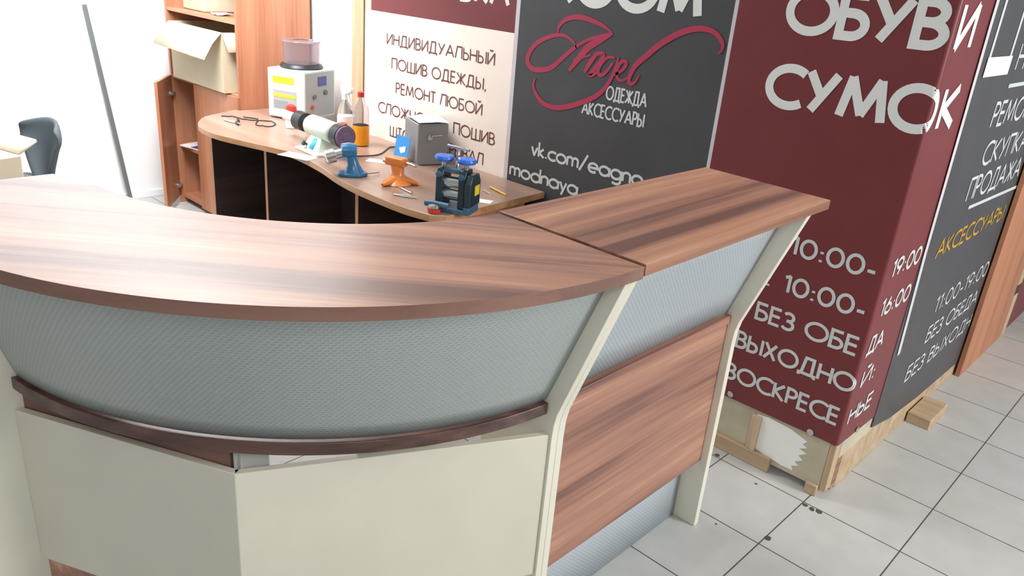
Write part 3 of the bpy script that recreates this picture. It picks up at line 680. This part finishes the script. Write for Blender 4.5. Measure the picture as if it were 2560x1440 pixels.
d_ = MB(); d_.lathe([(.096, .022), (.101, .135), (.106, .140), (.103, .146), (.05, .150), (.045, .148), (.096, .136), (.092, .026)], (0, 0, H), n=36); d_.build('clear_drum', M_smoke, pm)
# bench grinder
g0 = Vector((-2.085, -.03, DZ)); gd = math.radians(-3)
gr = thing('polishing_motor', 'pale green bench polishing motor with a black wheel and a purple felt wheel', 'bench polisher', g0, gd)
MB().prism([(-.10, -.095), (.10, -.095), (.115, .085), (-.085, .085)], 0, .012, 'z').build('base_plate', M_mint, gr, bevel=.003)
pe = MB(); pe.loft([[(-.075, -.07, .012), (.075, -.07, .012), (.075, .06, .012), (-.075, .06, .012), (-.075, -.07, .012)], [(-.045, -.035, .075), (.045, -.035, .075), (.045, .035, .075), (-.045, .035, .075), (-.045, -.035, .075)]])
pe.build('pedestal', M_mint, gr)
pt = MB(); pt.loft([[(-.012, -.0705, .02), (.022, -.0705, .02)], [(-.010, -.0405, .065), (.018, -.0405, .065)]]); o = pt.build('label', M_cyan, gr); md = o.modifiers.new('t', 'SOLIDIFY'); md.thickness = .0015; md.offset = 0
MB().lathe([(.006, 0), (.006, .012), (.012, .013), (.012, .02), (.003, .022)], (-.045, -.062, .03), (0, -1, .4), 14).build('switch', M_black, gr)
MB().lathe([(.03, -.12), (.043, -.112), (.049, -.10), (.049, .095), (.043, .105), (.03, .112)], (0, 0, .105), (1, 0, 0), 32).build('motor_body', M_mint, gr)
MB().lathe([(.02, -.12), (.03, -.135), (.03, -.15), (.045, -.155), (.046, -.225), (.03, -.235), (.012, -.238)], (0, 0, .105), (1, 0, 0), 28).build('black_wheel', M_black, gr)
MB().lathe([(.012, -.238), (.024, -.245), (.024, -.36), (.016, -.375), (.006, -.378)], (0, 0, .105), (1, 0, 0), 22).build('white_sleeve', M_white, gr)
MB().lathe([(.02, .11), (.044, .118), (.052, .13), (.053, .185), (.02, .186)], (0, 0, .105), (1, 0, 0), 36).build('wheel_guard', M_black, gr)
MB().lathe([(.012, .186), (.050, .186), (.050, .2), (.02, .201), (.018, .206), (.006, .207)], (0, 0, .105), (1, 0, 0), 36).build('felt_wheel', M_purple, gr)
rj = thing('jar', 'small red jar with a pale base standing behind the bench polisher', 'jar', (-2.17, .135, DZ))
MB().lathe([(.02, 0), (.029, .002), (.03, .06), (.02, .066)], n=22).build('body', M_mach, rj)
MB().lathe([(.015, .066), (.027, .067), (.028, .092), (.022, .104), (.006, .108)], n=22).build('lid', M_red, rj)
rj = thing('jar', 'white pot with a round red lid in front of the white polishing machine', 'jar', (-2.60, .115, DZ))
MB().lathe([(.02, 0), (.030, .002), (.031, .07), (.02, .078)], n=22).build('body', M_white, rj)
MB().lathe([(.018, .078), (.028, .08), (.030, .095), (.024, .115), (.012, .122), (.003, .123)], n=22).build('lid', M_red, rj)
# bottles
bo = thing('plastic_bottle', 'clear plastic bottle of orange liquid with a red cap', 'bottle', (-2.115, .205, DZ))
MB().lathe([(.0405, .1), (.0425, .1), (.042, .15), (.036, .19), (.016, .225), (.014, .245), (.010, .245), (.012, .222), (.033, .187), (.039, .15), (.0395, .1)], n=32).build('body', M_clear, bo)
MB().lathe([(.03, 0), (.041, .004), (.0425, .03), (.0425, .0995), (.01, .0995)], n=28).build('liquid', M_orangeliq, bo)
MB().lathe([(.01, .236), (.017, .236), (.017, .258), (.01, .262)], n=20).build('cap', M_red, bo)
sb = thing('spray_bottle', 'white trigger spray bottle standing beside the orange bottle', 'bottle', (-2.275, .225, DZ))
MB().lathe([(.03, 0), (.038, .004), (.039, .13), (.03, .165), (.013, .19), (.013, .205), (.004, .206)], n=28).build('body', M_clear, sb)
MB().lathe([(.01, .195), (.017, .196), (.017, .222), (.008, .226)], n=20).build('collar', M_white, sb)
MB().prism([(-.02, .222), (.03, .225), (.062, .238), (.06, .258), (.0, .275), (-.03, .262)], -.011, .011, 'y').build('spray_head', M_white, sb, bevel=.004)
MB().prism([(.022, .226), (.034, .226), (.045, .19), (.038, .186)], -.006, .006, 'y').build('trigger', M_white, sb, bevel=.002)
plabel(MB().lathe([(.0385, .03), (.0398, .032), (.0400, .115), (.0385, .117)], n=28).build('label', M_paper, sb), 'white paper label')
# grey ultrasonic box
gb = thing('power_supply_box', 'upright grey metal box with a blue card leaning on it, against the cream banner', 'box', (-1.72, .290, DZ), math.radians(-20))
MB().box(-.09, .09, -.075, .075, 0, .19).build('case', M_grey, gb, bevel=.006)
MB().lathe([(.012, 0), (.012, .012), (.004, .014)], (.09, -.02, .13), (1, 0, 0), 16).build('knob', M_chrome, gb)
MB().tube([(.097, -.01, .135), (.10, .04, .14)], .0025, 8).build('handle', M_chrome, gb)
bc = MB(); bc.obox((.012, -.122, .060), (.046, .0167, 0), (-.0003, .0008, 0), (-.003, .009, .059), 0)
bc.obox((.010, -.1245, .055), (.030, .011, .010), (-.0002, .0004, 0), (0, .002, .014), 1)
plabel(bc.build('leaning_card', [M_bluecard, M_paper], gb), 'blue and white card leaning on the box')
bg = []
for i in range(9):
    bg.append([(-.07+.17*i/8, -.075+.15*j/7, .1915+.030*abs(math.sin(i*1.3+j*.9))*math.sin(math.pi*(i+.5)/9)*math.sin(math.pi*(j+.5)/8)+.004) for j in range(8)])
m_ = MB(); m_.loft(bg); bgo = m_.build('plastic_bag', M_paper); bgo.matrix_world = ROOTM[gb.name]
md = bgo.modifiers.new('t', 'SOLIDIFY'); md.thickness = .002; md.offset = 0; bgo.modifiers.new('s', 'SUBSURF').render_levels = 2
tag(bgo, 'crumpled white plastic bag lying on top of the grey metal box', 'bag')
# blue hand tool
bt = thing('blue_vice', 'small blue cast bench vice with chrome jaw at the front edge of the workbench', 'vice', (-1.66, -.165, DZ), math.radians(62)); bt.scale = (1.15, 1.15, 1.1)
MB().prism(arc2(0, 0, .055, .038, 0, 360, 24)[:-1], 0, .014, 'z').build('base', M_blueen, bt, bevel=.004)
MB().tube([(.005, 0, .01), (.002, 0, .045), (-.006, 0, .078), (-.016, 0, .098)], [.038, .022, .018, .026], 18).build('column', M_blueen, bt)
MB().lathe([(.008, -.03), (.026, -.026), (.03, 0), (.026, .026), (.008, .03)], (-.014, 0, .098), (1, 0, 0), 22).build('head', M_blueen, bt)
MB().lathe([(.016, 0), (.019, .004), (.019, .035), (.028, .038), (.028, .07), (.018, .074)], (-.03, 0, .09), (-1, -.1, -.28), 20).build('jaw', M_chrome, bt)
MB().tube([(.05, -.02, .012), (.10, .012, .008)], .003, 8).build('screw_bar', M_steel, bt)
# orange vice
ov = thing('orange_vice', 'orange cast vice with spread feet in the middle of the workbench', 'vice', (-1.465, -.075, DZ), math.radians(18)); ov.scale = (1.05, 1.05, .86)
for t in (20, 140, 260):
    c, s_ = math.cos(math.radians(t)), math.sin(math.radians(t))
    MB().tube([(0, 0, .03), (.04*c, .04*s_, .018), (.085*c, .085*s_, .008)], [.022, .018, .008], 12).build('foot', M_orangeen, ov)
MB().tube([(0, 0, .002), (0, 0, .012), (0, 0, .026), (0, 0, .05), (-.003, 0, .09)], [.060, .052, .034, .024, .027], 18).build('column', M_orangeen, ov)
MB().obox((-.008, 0, .108), (.045, 0, 0), (0, .022, 0), (0, 0, .022)).build('jaw_block', M_orangeen, ov, bevel=.009)
MB().tube([(.04, 0, .108), (.085, 0, .10)], .007, 10).build('lead_screw', M_steel, ov)
MB().tube([(.08, -.03, .125), (.085, .045, .085)], .0035, 8).build('tommy_bar', M_chrome, ov)
MB().lathe([(.009, 0), (.013, .004), (.010, .016), (.003, .018)], (-.052, 0, .10), (-1, 0, 0), 14).build('end_cap', M_steel, ov)
# rolling mill
rm = thing('rolling_mill', 'dark teal rolling mill with two blue handwheels at the workbench corner', 'rolling mill', (-1.062, -.125, DZ), math.radians(24))
MB().box(-.062, .062, -.055, .055, 0, .018).build('base', M_millb, rm, bevel=.003)
for x in (-.046, .046): MB().prism([(-.042, .018), (.042, .018), (.042, .135), (.028, .165), (-.028, .165), (-.042, .135)], x-.014, x+.014, 'x').build('frame_column', M_milld, rm, bevel=.004)
MB().box(-.034, .034, -.03, .03, .148, .166).build('top_bridge', M_millb, rm, bevel=.004)
for z in (.062, .110): MB().lathe([(.008, -.034), (.0225, -.032), (.0225, .032), (.008, .034)], (0, -.008, z), (1, 0, 0), 28).build('roll', M_steel, rm)
for x in (-.046, .046):
    MB().tube([(x, 0, .163), (x, 0, .192)], .009, 14).build('screw_post', M_steel, rm)
    MB().lathe([(.010, .186), (.034, .188), (.037, .196), (.034, .205), (.016, .208), (.008, .206)], (x, 0, 0), n=28).build('handwheel', M_wheel, rm)
    MB().lathe([(.004, -.004), (.011, -.002), (.011, .006), (.004, .008)], (x, -.044, .142), (0, -1, 0), 16).build('bolt', M_millb, rm)
MB().prism([(-.05, .03), (.05, .03), (.05, .12), (.03, .152), (-.03, .152), (-.05, .12)], .062, .088, 'x').build('gear_cover', M_milld, rm, bevel=.004)
MB().box(.06, .084, -.05, .05, 0, .03).build('gear_foot', M_millb, rm, bevel=.003)
plabel(MB().box(.088, .0892, -.008, .036, .070, .108).build('label', M_yel, rm), 'yellow square label')
MB().tube([(0, .02, .16), (0, .022, .235)], .006, 10).build('handle_stem', M_chrome, rm)
MB().tube([(-.045, .022, .24), (.045, .022, .232)], [.005, .005], 10).build('handle_bar', M_chrome, rm)
MB().lathe([(.012, 0), (.024, .002), (.026, .016), (.012, .018)], (-.045, -.075, .0), n=20).build('clamp_foot', M_red, rm)
MB().lathe([(.010, .018), (.022, .019), (.022, .030), (.008, .034)], (-.045, -.075, .0), n=20).build('clamp_plate', M_steel, rm)
MB().tube([(-.085, -.065, .03), (-.045, -.07, .036), (.01, -.068, .03)], [.013, .009, .014], 12).build('clamp_lever', M_millb, rm)
# papers and small tools
def sheet(name, x, y, rz, w_, h_, m_, label, cat, th=.0006):
    o = MB().box(-w_/2, w_/2, -h_/2, h_/2, 0, th).build(name, m_); o.location = (x, y, DZ-.0003); o.rotation_euler = (0, 0, rz); return tag(o, label, cat)
sheet('paper_sheet', -2.055, -.185, .35, .17, .085, M_paper, 'white slip of paper at the front edge below the bench polisher', 'paper')
sheet('paper_sheet', -1.80, .09, .6, .13, .06, M_paper, 'pale paper strip between the orange bottle and the grey box', 'paper')
sheet('paper_sheet', -1.085, .06, .5, .07, .05, M_paper, 'white scrap of paper to the right of the rolling mill', 'paper')
def rod(name, p, q, r, m_, label, cat, z=None):
    zz = DZ+r if z is None else z
    return tag(MB().tube([(p[0], p[1], zz), (q[0], q[1], zz)], r, 8).build(name, m_), label, cat)
rod('pencil', (-1.215, .225), (-1.09, .195), .004, M_pencil, 'yellow pencil near the right end of the workbench', 'pencil')
rod('needle_file', (-1.20, .17), (-1.14, .15), .0025, M_steel, 'thin steel needle beside the yellow pencil', 'file')
rod('steel_rod', (-1.40, -.115), (-1.31, -.125), .005, M_chrome, 'bright steel rod lying in front of the orange vice', 'rod')
tw = thing('tweezers', 'steel tweezers lying between the orange vice and rolling mill', 'tweezers', (-1.29, -.175, DZ), .5)
for s_ in (1, -1): MB().tube([(-.05, .002*s_, .003), (0, .010*s_, .003), (.05, .0025*s_, .003)], [.003, .0035, .0015], 8).build('prong', M_steel, tw)
pr_ = thing('pliers', 'small dark pliers lying open on the left end of the workbench', 'pliers', (-2.80, -.09, DZ), -.2)
for s_ in (1, -1):
    MB().tube([(-.09, .035*s_, .006), (-.04, .025*s_, .006), (0, 0, .006), (.05, -.006*s_, .006)], [.006, .006, .008, .003], 10).build('handle', M_black if s_ > 0 else M_steel, pr_)
pts = smooth_pts([(-2.93, .02), (-2.86, .06), (-2.80, .03), (-2.72, -.02), (-2.66, .02), (-2.70, .08), (-2.78, .09), (-2.86, .0), (-2.95, -.02), (-3.0, -.07)], 6)
tag(MB().tube([(x, y, DZ+.003+.003*(i % 7 == 0)) for i, (x, y) in enumerate(pts)], .0028, 8).build('cable', M_black), 'tangled thin black cable beside the polishing machine', 'cable')
pts = smooth_pts([(-1.93, .02), (-1.90, .15), (-2.0, .30), (-1.95, .345), (-1.88, .375), (-1.85, .38)], 6)
tag(MB().tube([(x, y, DZ+.0035) for x, y in pts], .003, 8).build('cable', M_black), 'black power cable running from the polisher along the banner', 'cable')
